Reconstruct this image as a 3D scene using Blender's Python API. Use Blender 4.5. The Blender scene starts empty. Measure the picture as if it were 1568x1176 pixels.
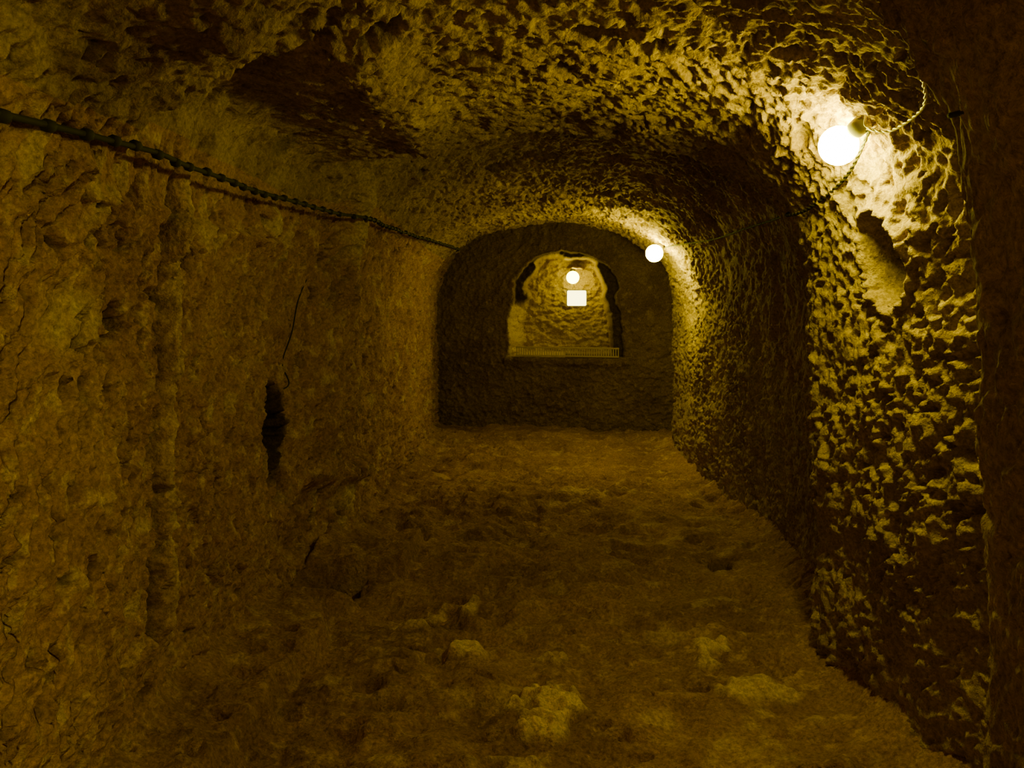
import bpy, bmesh, math
import numpy as np
from mathutils import Vector, Matrix

rng = np.random.default_rng(7)
scene = bpy.context.scene
COL = scene.collection

# ------------------------------------------------------------------ noise
def h32(ix, iy, iz, seed):
    with np.errstate(over='ignore'):
        x = (ix.astype(np.int64).astype(np.uint32) * np.uint32(374761393)
             + iy.astype(np.int64).astype(np.uint32) * np.uint32(668265263)
             + iz.astype(np.int64).astype(np.uint32) * np.uint32(2147483647 - 1234567)
             + np.uint32((seed * 974634777) & 0xffffffff))
        x ^= x >> np.uint32(13)
        x *= np.uint32(1274126177)
        x ^= x >> np.uint32(16)
        x *= np.uint32(2246822519)
        x ^= x >> np.uint32(15)
    return x.astype(np.float64) / 4294967295.0

def vnoise(x, y, z, seed=0):
    ix, iy, iz = np.floor(x), np.floor(y), np.floor(z)
    fx, fy, fz = x - ix, y - iy, z - iz
    fx = fx * fx * fx * (fx * (fx * 6 - 15) + 10)
    fy = fy * fy * fy * (fy * (fy * 6 - 15) + 10)
    fz = fz * fz * fz * (fz * (fz * 6 - 15) + 10)
    r = 0
    for a in (0, 1):
        wx = fx if a else 1 - fx
        for b in (0, 1):
            wy = fy if b else 1 - fy
            for c in (0, 1):
                wz = fz if c else 1 - fz
                r = r + wx * wy * wz * h32(ix + a, iy + b, iz + c, seed)
    return r * 2 - 1

def fbm(x, y, z, sc, octv=3, seed=0):
    r, a, t = 0, 1.0, 0
    for o in range(octv):
        r = r + a * vnoise(x * sc + 13.1 * o, y * sc + 7.7 * o, z * sc - 3.3 * o, seed + o)
        t += a
        a *= 0.5
        sc *= 2.1
    return r / t

def scoops(s, d, la, lb, ang, seed):
    """hammered / picked scoops : 0 in the middle of a scoop, up to ~1 on the ridge"""
    a = (s * np.cos(ang) + d * np.sin(ang)) / la
    b = (-s * np.sin(ang) + d * np.cos(ang)) / lb
    ia, ib = np.floor(a), np.floor(b)
    best = np.full_like(a, 9.0)
    for i in (-1, 0, 1):
        for j in (-1, 0, 1):
            ca, cb = ia + i, ib + j
            z0 = np.zeros_like(ca)
            pa = ca + h32(ca, cb, z0, seed)
            pb = cb + h32(ca, cb, z0, seed + 1)
            off = h32(ca, cb, z0, seed + 2) * 0.35
            best = np.minimum(best, (a - pa) ** 2 + (b - pb) ** 2 + off)
    return np.clip(best, 0, 1.3)

def gouges(s, d, cell, la, lb, ang, jit, dens, seed):
    ia, ib = np.floor(s / cell), np.floor(d / cell)
    out = np.zeros_like(s)
    for i in (-1, 0, 1):
        for j in (-1, 0, 1):
            ca, cb = ia + i, ib + j
            z0 = np.zeros_like(ca)
            ps = (ca + h32(ca, cb, z0, seed)) * cell
            pd = (cb + h32(ca, cb, z0, seed + 1)) * cell
            th = ang + (h32(ca, cb, z0, seed + 2) - .5) * 2 * jit
            k = 0.5 + h32(ca, cb, z0, seed + 3)
            on = (h32(ca, cb, z0, seed + 4) < dens)
            u, v = s - ps, d - pd
            ct, st = np.cos(th), np.sin(th)
            a = (u * ct + v * st) / (la * k)
            b = (-u * st + v * ct) / (lb * k)
            g = np.clip(1 - a * a - b * b, 0, 1) * on * (0.5 + 0.5 * k)
            out = np.maximum(out, g)
    return out

def sstep(e0, e1, x):
    t = np.clip((x - e0) / (e1 - e0), 0, 1)
    return t * t * (3 - 2 * t)

# ------------------------------------------------------------------ materials
def stone_mat(name, c1, c2, c3, bump=0.6, rough=0.95, sc=1.0, bare=(.62, .46, .11)):
    m = bpy.data.materials.new(name)
    m.use_nodes = True
    nt = m.node_tree
    N, L = nt.nodes, nt.links
    N.clear()
    out = N.new('ShaderNodeOutputMaterial')
    bs = N.new('ShaderNodeBsdfPrincipled')
    bs.inputs['Roughness'].default_value = rough
    bs.inputs['Specular IOR Level'].default_value = 0.05
    L.new(bs.outputs[0], out.inputs[0])
    tc = N.new('ShaderNodeTexCoord')
    def noise(scale, det, rgh=0.6):
        n = N.new('ShaderNodeTexNoise')
        n.inputs['Scale'].default_value = scale * sc
        n.inputs['Detail'].default_value = det
        n.inputs['Roughness'].default_value = rgh
        L.new(tc.outputs['Object'], n.inputs['Vector'])
        return n
    n1, n2, n3 = noise(1.7, 5), noise(11, 6, .7), noise(60, 5, .75)
    r1 = N.new('ShaderNodeValToRGB')
    r1.color_ramp.elements[0].position = 0.38
    r1.color_ramp.elements[0].color = (*c1, 1)
    r1.color_ramp.elements[1].position = 0.62
    r1.color_ramp.elements[1].color = (*c2, 1)
    L.new(n1.outputs['Fac'], r1.inputs[0])
    r2 = N.new('ShaderNodeValToRGB')
    r2.color_ramp.elements[0].position = 0.52
    r2.color_ramp.elements[0].color = (0, 0, 0, 1)
    r2.color_ramp.elements[1].position = 0.68
    r2.color_ramp.elements[1].color = (1, 1, 1, 1)
    L.new(n2.outputs['Fac'], r2.inputs[0])
    mx = N.new('ShaderNodeMix'); mx.data_type = 'RGBA'
    L.new(r2.outputs[0], mx.inputs['Factor'])
    L.new(r1.outputs[0], mx.inputs['A'])
    mx.inputs['B'].default_value = (*c3, 1)
    at = N.new('ShaderNodeAttribute'); at.attribute_name = 'bare'  # pale stone patches, plus light painted onto the rib, cut edge and jamb
    mb = N.new('ShaderNodeMix'); mb.data_type = 'RGBA'
    L.new(at.outputs['Fac'], mb.inputs['Factor'])
    L.new(mx.outputs['Result'], mb.inputs['A'])
    mb.inputs['B'].default_value = (*bare, 1)
    as_ = N.new('ShaderNodeAttribute'); as_.attribute_name = 'soot'  # painted shade: darkens the colour inside cuts, pits and recesses
    ms = N.new('ShaderNodeMix'); ms.data_type = 'RGBA'
    L.new(as_.outputs['Fac'], ms.inputs['Factor'])
    L.new(mb.outputs['Result'], ms.inputs['A'])
    ms.inputs['B'].default_value = (.035, .022, .008, 1)
    mm = N.new('ShaderNodeMapRange')
    mm.inputs['From Min'].default_value = 0.3
    mm.inputs['From Max'].default_value = 0.7
    mm.inputs['To Min'].default_value = 0.4
    mm.inputs['To Max'].default_value = 1.35
    L.new(n3.outputs['Fac'], mm.inputs['Value'])
    mu = N.new('ShaderNodeVectorMath'); mu.operation = 'SCALE'
    L.new(ms.outputs['Result'], mu.inputs[0])
    L.new(mm.outputs[0], mu.inputs['Scale'])
    L.new(mu.outputs[0], bs.inputs['Base Color'])
    b1 = N.new('ShaderNodeBump'); b1.inputs['Strength'].default_value = bump
    b1.inputs['Distance'].default_value = 0.012
    L.new(n3.outputs['Fac'], b1.inputs['Height'])
    n4 = noise(28, 4)
    b2 = N.new('ShaderNodeBump'); b2.inputs['Strength'].default_value = bump
    b2.inputs['Distance'].default_value = 0.04
    L.new(n4.outputs['Fac'], b2.inputs['Height'])
    L.new(b1.outputs[0], b2.inputs['Normal'])
    L.new(b2.outputs[0], bs.inputs['Normal'])
    return m

def plain_mat(name, c, rough=0.6, metal=0.0, noise_amt=0.3):
    m = bpy.data.materials.new(name); m.use_nodes = True
    nt = m.node_tree
    bs = nt.nodes['Principled BSDF']
    bs.inputs['Roughness'].default_value = rough
    bs.inputs['Metallic'].default_value = metal
    n = nt.nodes.new('ShaderNodeTexNoise'); n.inputs['Scale'].default_value = 40
    r = nt.nodes.new('ShaderNodeValToRGB')
    r.color_ramp.elements[0].color = (*[v * (1 - noise_amt) for v in c], 1)
    r.color_ramp.elements[1].color = (*[min(1, v * (1 + noise_amt)) for v in c], 1)
    nt.links.new(n.outputs['Fac'], r.inputs[0])
    nt.links.new(r.outputs[0], bs.inputs['Base Color'])
    return m

def emit_mat(name, c, s):
    m = bpy.data.materials.new(name); m.use_nodes = True
    nt = m.node_tree; nt.nodes.clear()
    o = nt.nodes.new('ShaderNodeOutputMaterial'); e = nt.nodes.new('ShaderNodeEmission')
    e.inputs[0].default_value = (*c, 1); e.inputs[1].default_value = s
    nt.links.new(e.outputs[0], o.inputs[0])
    return m

M_wallL = stone_mat('tuff_left', (.37, .205, .022), (.48, .285, .035), (.64, .45, .08))
M_wallR = stone_mat('tuff_right', (.34, .24, .02), (.46, .335, .03), (.54, .41, .05))
M_ceil = stone_mat('tuff_ceiling', (.30, .20, .02), (.47, .335, .03), (.17, .105, .012))
M_floor = stone_mat('dusty_floor', (.27, .15, .02), (.42, .245, .035), (.56, .36, .07), bare=(.80, .58, .15))
M_back = stone_mat('tuff_back', (.15, .09, .018), (.22, .14, .028), (.30, .20, .045))  # darker tuff: the end wall's dimness is put into its colour
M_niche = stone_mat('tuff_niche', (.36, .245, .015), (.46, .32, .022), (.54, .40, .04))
M_cable = plain_mat('black_cable_rubber', (.015, .012, .009), .8)
M_white = plain_mat('pale_cable_plastic', (.55, .50, .30), .45)
M_socket = plain_mat('lamp_socket_plastic', (.10, .09, .06), .45)
M_metal = plain_mat('rusty_steel', (.30, .20, .11), .6, .5)
M_grate = plain_mat('grate_metal', (.40, .30, .13), .6, .0)

# ------------------------------------------------------------------ mesh from grid
def grid_obj(name, P, mats, matidx=None, **attrs):
    nr, nc = P.shape[:2]
    me = bpy.data.meshes.new(name)
    me.vertices.add(nr * nc)
    me.vertices.foreach_set('co', P.reshape(-1).astype(np.float32))
    idx = np.arange(nr * nc).reshape(nr, nc)
    q = np.stack([idx[:-1, :-1], idx[:-1, 1:], idx[1:, 1:], idx[1:, :-1]], -1).reshape(-1, 4)
    nf = len(q)
    me.loops.add(nf * 4)
    me.loops.foreach_set('vertex_index', q.reshape(-1).astype(np.int32))
    me.polygons.add(nf)
    me.polygons.foreach_set('loop_start', (np.arange(nf) * 4).astype(np.int32))
    me.polygons.foreach_set('loop_total', np.full(nf, 4, np.int32))
    me.polygons.foreach_set('use_smooth', np.ones(nf, bool))
    for m in mats:
        me.materials.append(m)
    if matidx is not None:
        me.polygons.foreach_set('material_index', matidx.astype(np.int32))
    me.update(calc_edges=True)
    for k_, v_ in attrs.items():
        a = me.attributes.new(k_, 'FLOAT', 'POINT')
        a.data.foreach_set('value', np.ascontiguousarray(np.clip(v_, 0, 1)).reshape(-1).astype(np.float32))
    ob = bpy.data.objects.new(name, me)
    COL.objects.link(ob)
    return ob

# ------------------------------------------------------------------ tunnel shell
YT = np.linspace(-3.2, 12.2, 1541)
def table(pts, blur=3):
    pts = np.array(pts)
    v = np.interp(YT, pts[:, 0], pts[:, 1])
    k = np.exp(-0.5 * (np.arange(-15, 16) / blur) ** 2); k /= k.sum()
    vp = np.pad(v, 15, mode='edge')
    return np.convolve(vp, k, mode='valid')
TWR = table([(-3.2, 1.3), (-1.0, 1.3), (-.95, .5), (-.7, .5), (-.62, .9), (1.0, .84), (1.5, .84), (1.74, .875), (1.84, .93), (1.98, 1.25), (2.3, 1.40), (2.62, 1.42),  # the pinch behind the camera is added to cut off the rear lamp's light
             (2.78, 1.38), (3.0, 1.3), (3.5, 1.26), (3.95, 1.21), (4.12, 1.33), (4.6, 1.46), (5.5, 1.5), (6.5, 1.46),
             (7.3, 1.39), (8.5, 1.34), (9.5, 1.33), (9.7, 1.36), (9.9, 1.6), (12.2, 1.65)])
TWL = table([(-3.2, 1.3), (1.5, 1.36), (2.6, 1.39), (3.08, 1.42), (3.16, 1.48), (4.3, 1.52), (4.95, 1.52), (5.3, 1.40),
             (5.8, 1.39), (6.3, 1.45), (7.4, 1.46), (8, 1.41), (9.8, 1.45), (10.0, 1.58), (12.2, 1.62)])
TH = table([(-3.2, 2.5), (1.5, 2.5), (3, 2.54), (4.3, 2.52), (4.62, 2.5), (4.8, 2.62), (5.3, 2.76), (6.5, 2.76),
            (7.6, 2.6), (8.2, 2.5), (9.6, 2.47), (9.8, 2.64), (12.2, 2.64)])
ZS = 1.5
n = 2.35
th = np.linspace(0, math.pi, 4000)
cx = -np.sign(np.cos(th)) * np.abs(np.cos(th)) ** (2 / n) * 1.4
cz = ZS + np.abs(np.sin(th)) ** (2 / n) * 1.0
xr = np.concatenate([np.full(1200, -1.4), cx, np.full(1200, 1.4)])
zr = np.concatenate([np.linspace(-.15, ZS - .001, 1200), cz, np.linspace(ZS - .001, -.15, 1200)])
ss = np.concatenate([[0], np.cumsum(np.hypot(np.diff(xr), np.diff(zr)))])
NC = 960
sq = np.linspace(0, ss[-1], NC)
xq, zq = np.interp(sq, ss, xr), np.interp(sq, ss, zr)
tx, tz = np.gradient(xq), np.gradient(zq)
k = np.exp(-0.5 * (np.arange(-10, 11) / 5.0) ** 2); k /= k.sum()
tx = np.convolve(np.pad(tx, 10, mode='edge'), k, 'valid'); tz = np.convolve(np.pad(tz, 10, mode='edge'), k, 'valid')
ln = np.hypot(tx, tz)
nx, nz = tz / ln, -tx / ln      # inward normal
ys = list(np.arange(-3.0, 1.45, 0.03))
y = 1.45
while y < 11.9:
    ys.append(y); y += max(0.0075, y * 0.0026)
ys = np.array(ys); NR = len(ys)
Y, S = np.meshgrid(ys, sq, indexing='ij')
XQ = np.broadcast_to(xq, Y.shape); ZQ = np.broadcast_to(zq, Y.shape)
WL = np.interp(Y, YT, TWL); WR = np.interp(Y, YT, TWR); HH = np.interp(Y, YT, TH)
bl = sstep(-1, 1, XQ / 0.9)
W = WL * (1 - bl) + WR * bl
X = XQ / 1.4 * W
Z = np.where(ZQ > ZS, ZS + (ZQ - ZS) * (HH - ZS), ZQ)
NX = np.broadcast_to(nx, Y.shape); NZ = np.broadcast_to(nz, Y.shape)

left = sstep(1.15, 1.3, -XQ) * (1 - sstep(2.0, 2.2, ZQ))
right = sstep(1.15, 1.3, XQ) * (1 - sstep(2.0, 2.2, ZQ))
ceil = np.clip(1 - left - right, 0, 1)

D = 0.045 * fbm(X, Y, Z, 1.3, 3, 3) + 0.03 * fbm(X, Y, Z, 4.0, 3, 9)
wz = 0.035 * vnoise(X * 6, Y * 6, Z * 6, 31) + .012 * vnoise(X * 22, Y * 22, Z * 22, 33)
wy = 0.035 * vnoise(X * 6 + 9, Y * 6, Z * 6, 32) + .012 * vnoise(X * 22, Y * 22 + 5, Z * 22, 34)
S2, Y2 = S + wz, Y + wy
pm = 0.8 + 0.5 * fbm(X, Y, Z, 2.2, 2, 29)
# ceiling
c1 = scoops(S2, Y2, .060, .036, 0.35, 11)
c2 = scoops(S2, Y2, .030, .020, -0.3, 21)
cg = gouges(S2, Y2, .075, .038, .015, 0.5, 0.8, .8, 41)
cbig = gouges(S2, Y2, .45, .09, .05, 0.3, 1.5, .35, 47)
DC = pm * (0.036 * c1 + 0.014 * c2 - 0.034 * cg - 0.06 * cbig) + .012 * fbm(X, Y, Z, 22, 2, 79)
# right wall
r1 = scoops(S2, Y2, .046, .032, 0.7, 51)
r2 = scoops(S2, Y2, .024, .018, 0.2, 61)
rg = gouges(S2, Y2, .055, .030, .013, 0.9, 0.8, .75, 71)
rough_r = 0.65 + 0.60 * sstep(2.2, 2.5, Y) * (1 - sstep(4.4, 5.0, Y)) + 0.35 * sstep(6, 7, Y)
DR = rough_r * pm * (0.024 * r1 + 0.011 * r2 - 0.024 * rg + .024 * fbm(X, Y, Z, 13, 3, 77))
# left wall
l1 = scoops(S2, Y2, .10, .045, 0.30, 81)
l2 = scoops(S2, Y2, .045, .020, 0.25, 91)
lg = gouges(S2, Y2, .08, .048, .013, 0.40, 0.45, .75, 101)
lg2 = gouges(S2, Y2, .30, .14, .018, 0.12, 0.35, .6, 103)
lp = gouges(S2, Y2, .14, .036, .018, 0.4, 1.0, .55, 107)
DL = (0.030 * l1 + 0.024 * l2 - 0.055 * lg - 0.035 * lg2 - 0.060 * lp) * (pm + .1) + .022 * fbm(X, Y, Z, 14, 3, 78)
D = D + DC * ceil + DR * right + DL * left

def blob(mask, y0, z0, ry, rz, e0=0.75):
    q = ((Y - y0) / ry) ** 2 + ((Z - z0) / rz) ** 2
    return (1 - sstep(e0, 1.1, q)) * mask
ML = (XQ < -0.3).astype(float); MR = (XQ > 0.3).astype(float)
# shade of the deeper tool marks, painted into the colour
soot = .55 * sstep(.25, .7, lp) * left + .35 * sstep(.4, .8, lg) * left + .4 * sstep(.3, .8, cbig) * ceil
# vertical cut in the left wall, with a raised arris on its far side
gy = 3.00 + 0.02 * np.sin(Z * 3.1) + 0.02 * vnoise(Z * 5, Z * 0, Z * 0, 5)
gm = ML * sstep(.25, .5, Z) * (1 - sstep(2.0, 2.1, Z))
gr = np.exp(-((Y - gy) / .028) ** 2) * gm
lipz = np.exp(-((Y - gy - .10) / .045) ** 2) * gm
D -= 0.12 * gr - .04 * lipz; soot += .75 * gr  # shade in the cut is painted as a dark line
gy2 = 2.42 + 0.18 * (1.9 - Z) + 0.05 * vnoise(Z * 6, Z * 0, Z * 0, 15)
D += 0.06 * (1 - sstep(-.04, .02, Y - gy2)) * ML * sstep(.1, .5, Z) * (1 - sstep(1.9, 2.05, Z)) * sstep(1.0, 1.8, Y)
g2 = np.exp(-((Y - gy2 - .02) / .02) ** 2) * ML * sstep(.8, 1.1, Z) * (1 - sstep(1.8, 1.95, Z))
D -= .04 * g2; soot += .5 * g2  # crack shade painted into the colour
lh = np.exp(-((XQ + 1.10) / .17) ** 2) * (ZQ > 1.9) * ML
D -= 0.19 * lh * sstep(2.50, 2.56, Y + .04 * vnoise(Z * 8, Z * 0, Z * 0, 17)) * (1 - sstep(4.5, 5.0, Y))
D += 0.09 * np.exp(-((XQ + .64) / .13) ** 2) * (ZQ > 1.9) * ML * sstep(2.4, 2.7, Y) * (1 - sstep(4.5, 5.0, Y))
sl = blob(ML, 4.5, .90, .12, .28, .7)
D -= 0.30 * sl; soot += .9 * blob(ML, 4.52, .90, .16, .30, .5)  # slot interior painted dark to stand for its shade
for (py, pz, pr) in [(2.29, 1.36, .026), (2.40, 1.35, .026), (2.58, 1.24, .035), (2.80, 1.73, .035), (2.66, 1.54, .04),
                     (2.33, 1.5, .02), (3.5, 1.1, .03), (3.9, 1.5, .025), (2.2, 1.0, .025), (5.0, 1.25, .035), (4.62, .60, .07), (3.3, 1.75, .04), (3.7, .8, .03)]:
    bq = blob(ML, py, pz, pr, pr * 1.6, .3)
    D -= 0.09 * bq; soot += .6 * bq  # painted shade inside each pit
D -= 0.12 * blob(ML, 5.1, .28, .5, .25, .2)
D += 0.10 * blob(ML, 5.9, .45, .35, .10, .2)
D += 0.06 * blob(ML, 4.2, 1.98, .10, .07, .4)
ribq = np.exp(-((Y - 5.5 + 0.35 * (Z - 1.6)) / .09) ** 2) * sstep(1.3, 1.7, Z) * (XQ < -.6) * (1 - sstep(2.25, 2.4, Z))
D += 0.12 * ribq
# right : oval recess
ov = ((Y - 3.22) / .165) ** 2 + ((Z - 1.75) / .18) ** 2 + .15 * vnoise(Y * 9, Z * 9, Z * 0, 18)
m = (1 - sstep(.8, 1.05, ov)) * MR
D = D * (1 - .85 * m) - 0.13 * m
soot += .45 * m  # shade of the recess put into its colour
D += 0.03 * np.exp(-((np.sqrt(np.clip(ov, 0, 99)) - 1.15) / .1) ** 2) * MR
D -= 0.06 * np.exp(-(((Y - 3.1) / .22) ** 2 + ((Z - 2.17) / .18) ** 2)) * MR
for (py, pz, pr) in [(1.66, 1.12, .02), (5.6, .9, .06), (3.75, .95, .04)]:
    D -= 0.04 * blob(MR, py, pz, pr, pr * 1.3, .3)
for (px, py, pr) in [(.12, 2.85, .09), (.32, 3.15, .07), (.2, 2.95, .06), (-.1, 3.3, .06), (.5, 2.7, .06), (-.55, 2.6, .07), (.36, 3.0, .09)]:
    q = ((X - px) / pr) ** 2 + ((Y - py) / (pr * .7)) ** 2
    hq = (1 - sstep(.4, 1.2, q + .7 * vnoise(X * 30, Y * 30, Z * 0, 8))) * (Z > 2.1)
    D -= 0.08 * hq; soot += .6 * hq  # chipped holes get painted shade
D += 0.10 * np.exp(-(((Y - 2.15) / .22) ** 2 + ((Z - 2.36) / .08) ** 2)) * ML

bare_litW = np.clip(ribq * sstep(1.8, 1.95, Z) + blob(ML, 4.2, 1.98, .13, .08, .3) * (vnoise(Y * 20, Z * 20, Z * 0, 60) > -.4)  # rib highlight is painted in; the scraped spot is pale stone
                + .7 * sstep(.35, .6, fbm(X, Y, Z, 7, 3, 610)) * left + .7 * lipz  # lit edge of the cut is painted pale
                + blob(ML, 5.7, .3, .25, .12, .1) + blob(ML, 2.35, 1.55, .25, .12, .1) * .6, 0, 1)

PX = X + NX * D; PZ = Z + NZ * D
PY = Y + 0.006 * vnoise(X * 20, Y * 20, Z * 20, 55)
P = np.stack([PX, PY, PZ], -1)
iL = int(np.argmax(zq > 2.08)); iR = NC - 1 - iL
wall_left = grid_obj('wall_left', P[:, :iL + 1], [M_wallL], bare=bare_litW[:, :iL + 1], soot=soot[:, :iL + 1])
ceiling = grid_obj('ceiling', P[:, iL:iR + 1], [M_ceil], bare=bare_litW[:, iL:iR + 1], soot=soot[:, iL:iR + 1])
wall_right = grid_obj('wall_right', P[:, iR:], [M_wallR], soot=soot[:, iR:])

# ------------------------------------------------------------------ floor
xs = np.linspace(-1.85, 1.85, 460)
FY, FX = np.meshgrid(ys, xs, indexing='ij')
F = 0.06 * fbm(FX, FY, FX * 0, 1.3, 3, 201) + 0.045 * fbm(FX, FY, FX * 0, 6, 4, 205)
fs = scoops(FX + .06 * vnoise(FX * 5, FY * 5, FX * 0, 6), FY + .05 * vnoise(FX * 5, FY * 5, FX * 0, 16), .15, .085, 0.1, 211)
fs2 = scoops(FX, FY, .05, .035, 0.4, 216)
fmask = 0.3 + 0.8 * sstep(-.2, .35, fbm(FX, FY, FX * 0, .9, 2, 220))
F += (0.050 * fs + 0.012 * fs2) * fmask
F -= 0.045 * gouges(FX, FY, .2, .07, .035, 0.2, .8, .5, 230)
F += 0.026 * np.sin(FY * 30 + 5 * vnoise(FX * 3, FY * 2, FX * 0, 240)) * sstep(3.9, 4.3, FY) * (1 - sstep(5.4, 6.0, FY)) * sstep(-1.0, -.5, FX) * (1 - sstep(.6, .9, FX))
paleF = np.zeros_like(F)
for (px, py, rx, ry, hh) in [(-.05, 3.45, .15, .24, .065), (-.42, 4.0, .16, .12, .06), (-.02, 3.95, .10, .10, .05),
                             (.72, 4.0, .10, .2, .05), (-.55, 4.5, .14, .12, .05), (.85, 3.6, .18, .12, .04), (-.75, 4.3, .10, .08, .04),
                             (-.12, 3.0, .16, .12, .04), (.2, 7.2, .25, .2, .03)]:
    q = ((FX - px) / rx) ** 2 + ((FY - py) / ry) ** 2 + .9 * vnoise(FX * 9, FY * 9, FX * 0, 250) + .4 * vnoise(FX * 25, FY * 25, FX * 0, 251)
    bm_ = (1 - sstep(-.1, 1.1, q))
    F += .8 * hh * bm_ * (0.8 + .5 * vnoise(FX * 24, FY * 24, FX * 0, 252))
    paleF = np.maximum(paleF, bm_ * hh / .055)  # lumps coloured paler than the floor around them
paleF = np.clip(paleF + .4 * sstep(.3, .6, fbm(FX, FY, FX * 0, 5, 4, 620)), 0, 1)
cr = gouges(FX, FY, .11, .012, .010, .3, 1.5, .2, 260)
F += .012 * sstep(0, .5, cr)
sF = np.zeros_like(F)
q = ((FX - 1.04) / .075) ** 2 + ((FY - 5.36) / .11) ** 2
F -= 0.16 * (1 - sstep(.6, 1.1, q)); sF += .8 * (1 - sstep(.6, 1.1, q))  # shade down the hole is painted dark
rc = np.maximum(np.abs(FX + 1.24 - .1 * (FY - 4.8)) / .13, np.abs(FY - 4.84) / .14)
F -= 0.16 * (1 - sstep(.85, 1.0, rc)); sF += .6 * (1 - sstep(.8, 1.0, rc))  # groove bottom painted dark as shade
rc2 = np.maximum(np.abs(FX + 1.18) / .30, np.abs(FY - 5.36) / .36)
F += 0.11 * (1 - sstep(.9, 1.03, rc2))
# low worn ledge along the foot of the near left wall
le = -1.12 + .06 * vnoise(FY * 3, FX * 0, FX * 0, 270) + .025 * vnoise(FY * 14, FX * 0, FX * 0, 271)
F += 0.12 * (1 - sstep(-.03, .03, FX - le)) * (1 - sstep(4.5, 4.65, FY))
FWL = np.interp(FY, YT, TWL); FWR = np.interp(FY, YT, TWR)
F += 0.10 * np.exp(-np.clip(FX + FWL + .02, 0, 9) / .10) + 0.10 * np.exp(-np.clip(FWR - FX + .02, 0, 9) / .09)
F -= .055
floor = grid_obj('floor', np.stack([FX, FY + 0 * FX, F], -1)[:, ::-1], [M_floor], bare=paleF[:, ::-1], soot=sF[:, ::-1])

# ------------------------------------------------------------------ back wall with niche
bx = np.linspace(-1.8, 1.8, 420); bz = np.linspace(-.12, 2.85, 346)
BZ, BX = np.meshgrid(bz, bx, indexing='ij')
def yb(x): return 11.0 - 0.25 * x
cxn, w0, zb, zt = 0.13, 0.76, 0.87, 2.24
zz = (BZ - zb) / (zt - zb)
arch = np.where(zz < .55, 1 - .10 * zz / .55, .90 * np.sqrt(np.clip(1 - ((zz - .55) / .45) ** 2.4, 0, 1)))
hw = w0 * arch + .03 * vnoise(BZ * 5, BZ * 0, np.sign(BX - cxn), 310)
sdx = (hw - np.abs(BX - cxn))
sdt = (zt - BZ) * 0.9
sd = np.minimum(np.minimum(sdx, (BZ - zb) * 6), sdt)
sd = sd + 0.018 * vnoise(BX * 9, BZ * 9, BX * 0, 300) + 0.008 * vnoise(BX * 25, BZ * 25, BX * 0, 302)
ledge = .13 + .03 * vnoise(BX * 6, BZ * 6, BX * 0, 303)
ledge = ledge - .09 * sstep(2.02, 2.12, BZ)
low_left = (BX < cxn) * (1 - sstep(1.50, 1.62, BZ))
deepR = sstep(0, .05, sd - ledge)
deepL = sstep(-.01, .19, sd)
deep = deepR * (1 - low_left) + deepL * low_left
nd = 0.13 * sstep(0, .03, sd) + 0.50 * deep
nd = np.where((zz > 0) & (zz < 1.02), nd, 0)
rel = 0.035 * fbm(BX, BZ, BX * 0, 2, 3, 301) - 0.035 * scoops(BX, BZ, .12, .08, .4, 305) - .025 * scoops(BX, BZ, .05, .04, .1, 306)
wxn = BX + .03 * vnoise(BX * 7, BZ * 7, BX * 0, 311); wzn = BZ + .03 * vnoise(BX * 6, BZ * 6, BX * 0, 312)
rub = scoops(wxn, wzn, .13, .075, 0.0, 315)
inn = sstep(.45, .58, nd)
BY = yb(BX) + nd + rel + 0.05 * rub * inn
BY -= 0.02 * np.exp(-((sd + .03) / .03) ** 2) * (BZ > zb - .1)
BY -= 0.05 * sstep(-.16, -.05, BZ - zb) * (1 - sstep(-.03, 0, BZ - zb)) * (np.abs(BX - cxn) < .80)
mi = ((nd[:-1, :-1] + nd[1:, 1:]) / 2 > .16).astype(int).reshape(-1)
sN = .75 * sstep(-.01, .03, sd) * (1 - sstep(0, .04, sd - ledge)) * (1 - low_left) * (BZ > zb) * (BZ < zt)  # unlit ledge faces of the niche, shade painted in
bN = .8 * low_left * sstep(-.06, .0, sd) * (1 - sstep(.12, .2, sd)) * (BZ > zb - .06)  # lamplight on the lower left jamb, painted as a paler colour
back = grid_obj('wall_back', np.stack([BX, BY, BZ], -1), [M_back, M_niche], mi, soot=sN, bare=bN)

fx_, fz_ = np.linspace(-1.7, 1.7, 80), np.linspace(-.12, 2.8, 70)
GZ, GX = np.meshgrid(fz_, fx_, indexing='ij')
GY = -2.8 + .06 * fbm(GX, GZ, GX * 0, 2, 3, 400)
grid_obj('wall_front', np.stack([GX, GY, GZ], -1)[:, ::-1], [M_back])

bpy.context.view_layer.update()
SH = [wall_left, ceiling, wall_right]
def surf(origin, direc, off=0.02):
    o, d = Vector(origin), Vector(direc).normalized()
    best = None
    for ob in SH:
        ok, loc, nrm, _ = ob.ray_cast(o, d)
        if ok and (best is None or (loc - o).length < (best - o).length):
            best = loc.copy()
    return best - d * off

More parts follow.
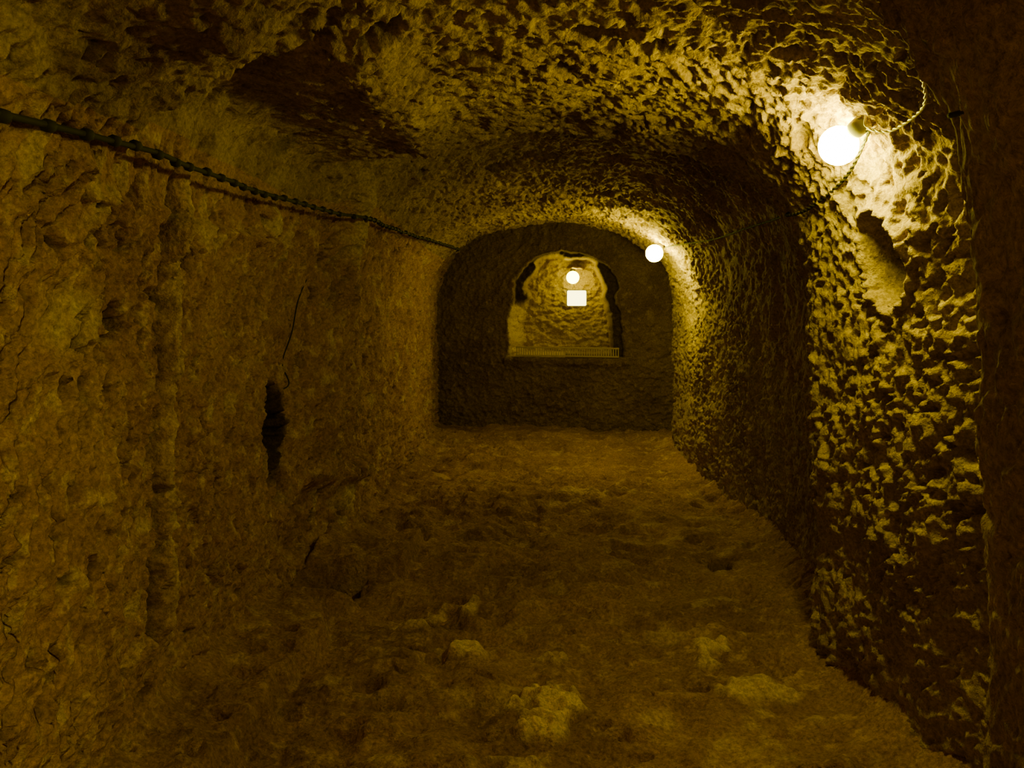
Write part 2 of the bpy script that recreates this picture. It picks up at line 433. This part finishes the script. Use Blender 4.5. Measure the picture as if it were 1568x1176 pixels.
# ------------------------------------------------------------------ detail mesh builder
class B:
    def __init__(s): s.bm = bmesh.new(); s.mats = []
    def mi(s, m):
        if m not in s.mats: s.mats.append(m)
        return s.mats.index(m)
    def tube(s, pts, r, mat, seg=8, smooth=True):
        pts = [Vector(p) for p in pts]; rs = r if isinstance(r, (list, tuple)) else [r] * len(pts)
        mi = s.mi(mat); rings = []; up = Vector((0, 0, 1)); pn = None
        for i, p in enumerate(pts):
            t = (pts[min(i + 1, len(pts) - 1)] - pts[max(i - 1, 0)]).normalized()
            if pn is None:
                a = up if abs(t.dot(up)) < .9 else Vector((1, 0, 0))
                pn = (a - t * a.dot(t)).normalized()
            else:
                pn = (pn - t * pn.dot(t)).normalized()
            b = t.cross(pn)
            rings.append([s.bm.verts.new(p + (pn * math.cos(q) + b * math.sin(q)) * rs[i]) for q in [2 * math.pi * j / seg for j in range(seg)]])
        for a, b in zip(rings, rings[1:]):
            for j in range(seg):
                f = s.bm.faces.new((a[j], a[(j + 1) % seg], b[(j + 1) % seg], b[j])); f.material_index = mi; f.smooth = smooth
        for rr in (rings[0], rings[-1]):
            try:
                f = s.bm.faces.new(rr); f.material_index = mi
            except ValueError: pass
    def box(s, c, size, mat, rot=None, bev=0.0):
        mi = s.mi(mat)
        M = Matrix.Translation(c) @ (rot or Matrix.Identity(4)) @ Matrix.Diagonal((*size, 1))
        r = bmesh.ops.create_cube(s.bm, size=1, matrix=M)
        fs = {f for v in r['verts'] for f in v.link_faces}
        for f in fs: f.material_index = mi
        if bev:
            es = {e for v in r['verts'] for e in v.link_edges}
            rb = bmesh.ops.bevel(s.bm, geom=list(es), offset=bev, segments=2, affect='EDGES')
            for f in rb['faces']: f.material_index = mi
    def obj(s, name, parent=None):
        bmesh.ops.recalc_face_normals(s.bm, faces=s.bm.faces)
        me = bpy.data.meshes.new(name); s.bm.to_mesh(me); s.bm.free()
        for m in s.mats: me.materials.append(m)
        o = bpy.data.objects.new(name, me); COL.objects.link(o)
        if parent: o.parent = parent
        return o

def smooth_pts(pts, n=12):
    pts = [Vector(p) for p in pts]; out = []
    P_ = [pts[0]] + pts + [pts[-1]]
    for i in range(1, len(P_) - 2):
        p0, p1, p2, p3 = P_[i - 1:i + 3]
        for j in range(n):
            t = j / n
            out.append(.5 * ((2 * p1) + (-p0 + p2) * t + (2 * p0 - 5 * p1 + 4 * p2 - p3) * t * t + (-p0 + 3 * p1 - 3 * p2 + p3) * t ** 3))
    out.append(pts[-1]); return out

def twisted(b, pts, r, mat, sep, pitch=.06):
    for ph in (0, math.pi):
        out = []; L = 0
        for i, p in enumerate(pts):
            t = (pts[min(i + 1, len(pts) - 1)] - pts[max(i - 1, 0)]).normalized()
            a = Vector((0, 0, 1)); a = (a - t * a.dot(t)).normalized(); c = t.cross(a)
            if i: L += (p - pts[i - 1]).length
            q = 2 * math.pi * L / pitch + ph
            out.append(p + (a * math.cos(q) + c * math.sin(q)) * sep)
        b.tube(out, r, mat, 6)

# left cable: pulled taut across the bumps of the rock
b = B()
cy = np.arange(1.0, 9.95, .02)
cz_ = np.interp(cy, [1.0, 1.6, 2.0, 2.5, 3.2, 4.0, 4.7, 5.5, 6.5, 7.8, 9.3, 9.9], [1.95, 1.985, 2.01, 2.04, 2.055, 2.075, 2.09, 2.11, 2.13, 2.15, 2.17, 2.18])
cxs = np.array([surf((0, a_, b_), (-1, 0, 0), .022).x for a_, b_ in zip(cy, cz_)])
hull = [0]
for i in range(1, len(cy)):
    while len(hull) >= 2 and (cxs[hull[-1]] - cxs[hull[-2]]) * (cy[i] - cy[hull[-2]]) <= (cxs[i] - cxs[hull[-2]]) * (cy[hull[-1]] - cy[hull[-2]]):
        hull.pop()
    hull.append(i)
env = np.interp(cy, cy[hull], cxs[hull])
mx_ = np.array([cxs[max(0, i - 12):i + 13].max() for i in range(len(cy))])
kk = np.ones(13) / 13
mx_ = np.maximum(np.convolve(np.pad(mx_, 6, mode='edge'), kk, 'valid'), cxs)
cxf = .5 * env + .5 * mx_
sp = [Vector((a_, b_, c_)) for a_, b_, c_ in zip(cxf, cy, cz_)]
b.tube(sp, .0085, M_cable, 8)
acc = 0
for i in range(1, len(sp) - 1):
    acc += (sp[i] - sp[i - 1]).length
    if acc > .13:
        acc = rng.uniform(-.03, .03); t = (sp[i + 1] - sp[i - 1]).normalized(); o_ = Vector((0, 0, rng.uniform(-.006, .004)))
        b.tube([sp[i] - t * .018 + o_, sp[i] - t * .011 + o_, sp[i] + t * .011 + o_, sp[i] + t * .018 + o_], [.006, .016, .016, .006], M_cable, 8)
b.obj('electric_cable')
b = B()
pts = [surf((0, yy, z_), (-1, 0, 0), .010) for yy, z_ in [(5.15, 1.85), (4.95, 1.62), (4.82, 1.42), (4.76, 1.25), (4.66, 1.12), (4.55, 1.10)]]
b.tube(smooth_pts(pts, 10), .004, M_cable, 6)
b.obj('drop_wire')

# ------------------------------------------------------------------ lamps
LC = (1.0, .88, .045)
def lamp(name, c, wallp, r, strength, extra=True):
    e = bpy.data.objects.new(name, None); COL.objects.link(e); e.location = (0, 0, 0)
    c = Vector(c); wallp = Vector(wallp)
    d = (wallp - c); d.z += .05; d = d.normalized()
    b = B(); mE = emit_mat('bulb_glow', LC, strength)
    prof = []
    for i in range(17):
        a = math.pi * i / 16 * .88
        prof.append((-math.cos(a) * r, max(math.sin(a) * r, .002)))
    prof.append((r * 1.12, r * .36))
    b.tube([c + d * p[0] for p in prof], [p[1] for p in prof], mE, 24)
    b.obj('bulb', e)
    b = B()
    s0 = c + d * r * 1.10
    b.tube([s0, s0 + d * .01, s0 + d * .05, s0 + d * .06, s0 + d * .075], [r * .40, r * .46, r * .46, r * .36, r * .2], M_socket, 20)
    b.tube([s0 + d * .07, s0 + d * .09, wallp - d * .0, wallp + d * .05], .006, M_metal, 8)
    b.obj('socket', e)
    if extra:
        b = B()
        st = s0 + d * .05
        for k_ in range(4):
            v = Vector((rng.uniform(-.03, .03), rng.uniform(-.06, .03), rng.uniform(.0, .06)))
            b.tube(smooth_pts([st, st + v + d * .03, wallp + v * 1.5 - d * .02, wallp + v * .5], 8), .0045, M_white, 6)
        b.obj('supply_wires', e)
    return e

def wallpt(yy, z_, off=.01): return surf((0.0, yy, z_), (1, 0, 0), off)
w1 = wallpt(2.96, 2.2)
wa = wallpt(3.1, 2.165, 0); wb = wallpt(3.18, 2.165, 0)
lamp('wall_lamp', (min(1.035, wa.x - .085, wb.x - .085), 3.10, 2.165), w1, .072, 225)
w2 = wallpt(8.45, 2.12)
lamp('wall_lamp', (.97, 8.3, 2.06), w2, .085, 215)
w4 = wallpt(-1.8, 2.0)
lamp('wall_lamp', (w4.x - .18, -1.8, 1.95), w4, .075, 900)

lamp('niche_lamp', (.235, 11.27, 1.905), (.235, 11.5, 2.02), .085, 38, False)
b = B()
bc = Vector((.285, 11.22, 1.63))
b.box(bc, (.25, .05, .20), emit_mat('sign_glow', (1, .86, .25), 9), bev=.008)
b.box(bc + Vector((0, .035, 0)), (.27, .03, .22), M_socket, bev=.006)
b.tube([bc + Vector((.0, .04, .0)), bc + Vector((0, .5, .02))], .012, M_metal, 8)
b.obj('illuminated_sign')

# slatted grate on the niche sill
b = B()
for k_ in range(44):
    x_ = -.50 + k_ * 1.30 / 43
    b.box((x_, yb(x_) - .05, .94), (.013, .02, .10), M_grate)
for z_ in (.885, .99):
    b.box((.15, yb(.15) - .05, z_), (1.36, .035, .018), M_grate, Matrix.Rotation(math.atan(-.25), 4, 'Z'))
b.obj('sill_grate')

# ------------------------------------------------------------------ right hand cables
b = B()
pts = [wallpt(yy, z_, .02) for yy, z_ in [(2.98, 2.2), (3.3, 2.08), (3.7, 2.0), (4.0, 2.0), (4.3, 2.04), (5.0, 2.08), (6.0, 2.1), (7.0, 2.1), (8.0, 2.12), (8.45, 2.12)]]
twisted(b, smooth_pts(pts, 40), .004, M_cable, .004, .08)
b.obj('electric_cable')
b = B()
def cpt(px, yy, off=.02):
    return surf((0, yy, 1.6), (px[0], 0, px[1]), off)
pts = [cpt((.95, .78), 2.0), cpt((.95, .70), 2.2), cpt((.95, .60), 2.4), cpt((.95, .50), 2.6), cpt((.95, .48), 2.85), wallpt(2.96, 2.2, .03)]
twisted(b, smooth_pts(pts, 30), .003, M_white, .003, .07)
pts = [wallpt(.9, 1.9, .015), wallpt(1.3, 1.93, .015), wallpt(1.7, 1.97, .02)]
b.tube(smooth_pts(pts, 20), .006, M_cable, 8)
b.obj('supply_wire')

# ------------------------------------------------------------------ camera / world
cam = bpy.data.cameras.new('camera'); co = bpy.data.objects.new('camera', cam); COL.objects.link(co)
co.location = (0, 0, 1.6); co.rotation_euler = (math.radians(90), 0, 0)
cam.sensor_width = 36; cam.lens = 1592 / 1920 * 36
cam.shift_x = -66 / 1568; cam.shift_y = -128 / 1568
cam.clip_start = .02
scene.camera = co
w = bpy.data.worlds.new('dark'); scene.world = w; w.use_nodes = True
wn = w.node_tree
wn.nodes['Background'].inputs[0].default_value = (.02, .013, .006, 1)
wn.nodes['Background'].inputs[1].default_value = 0.0
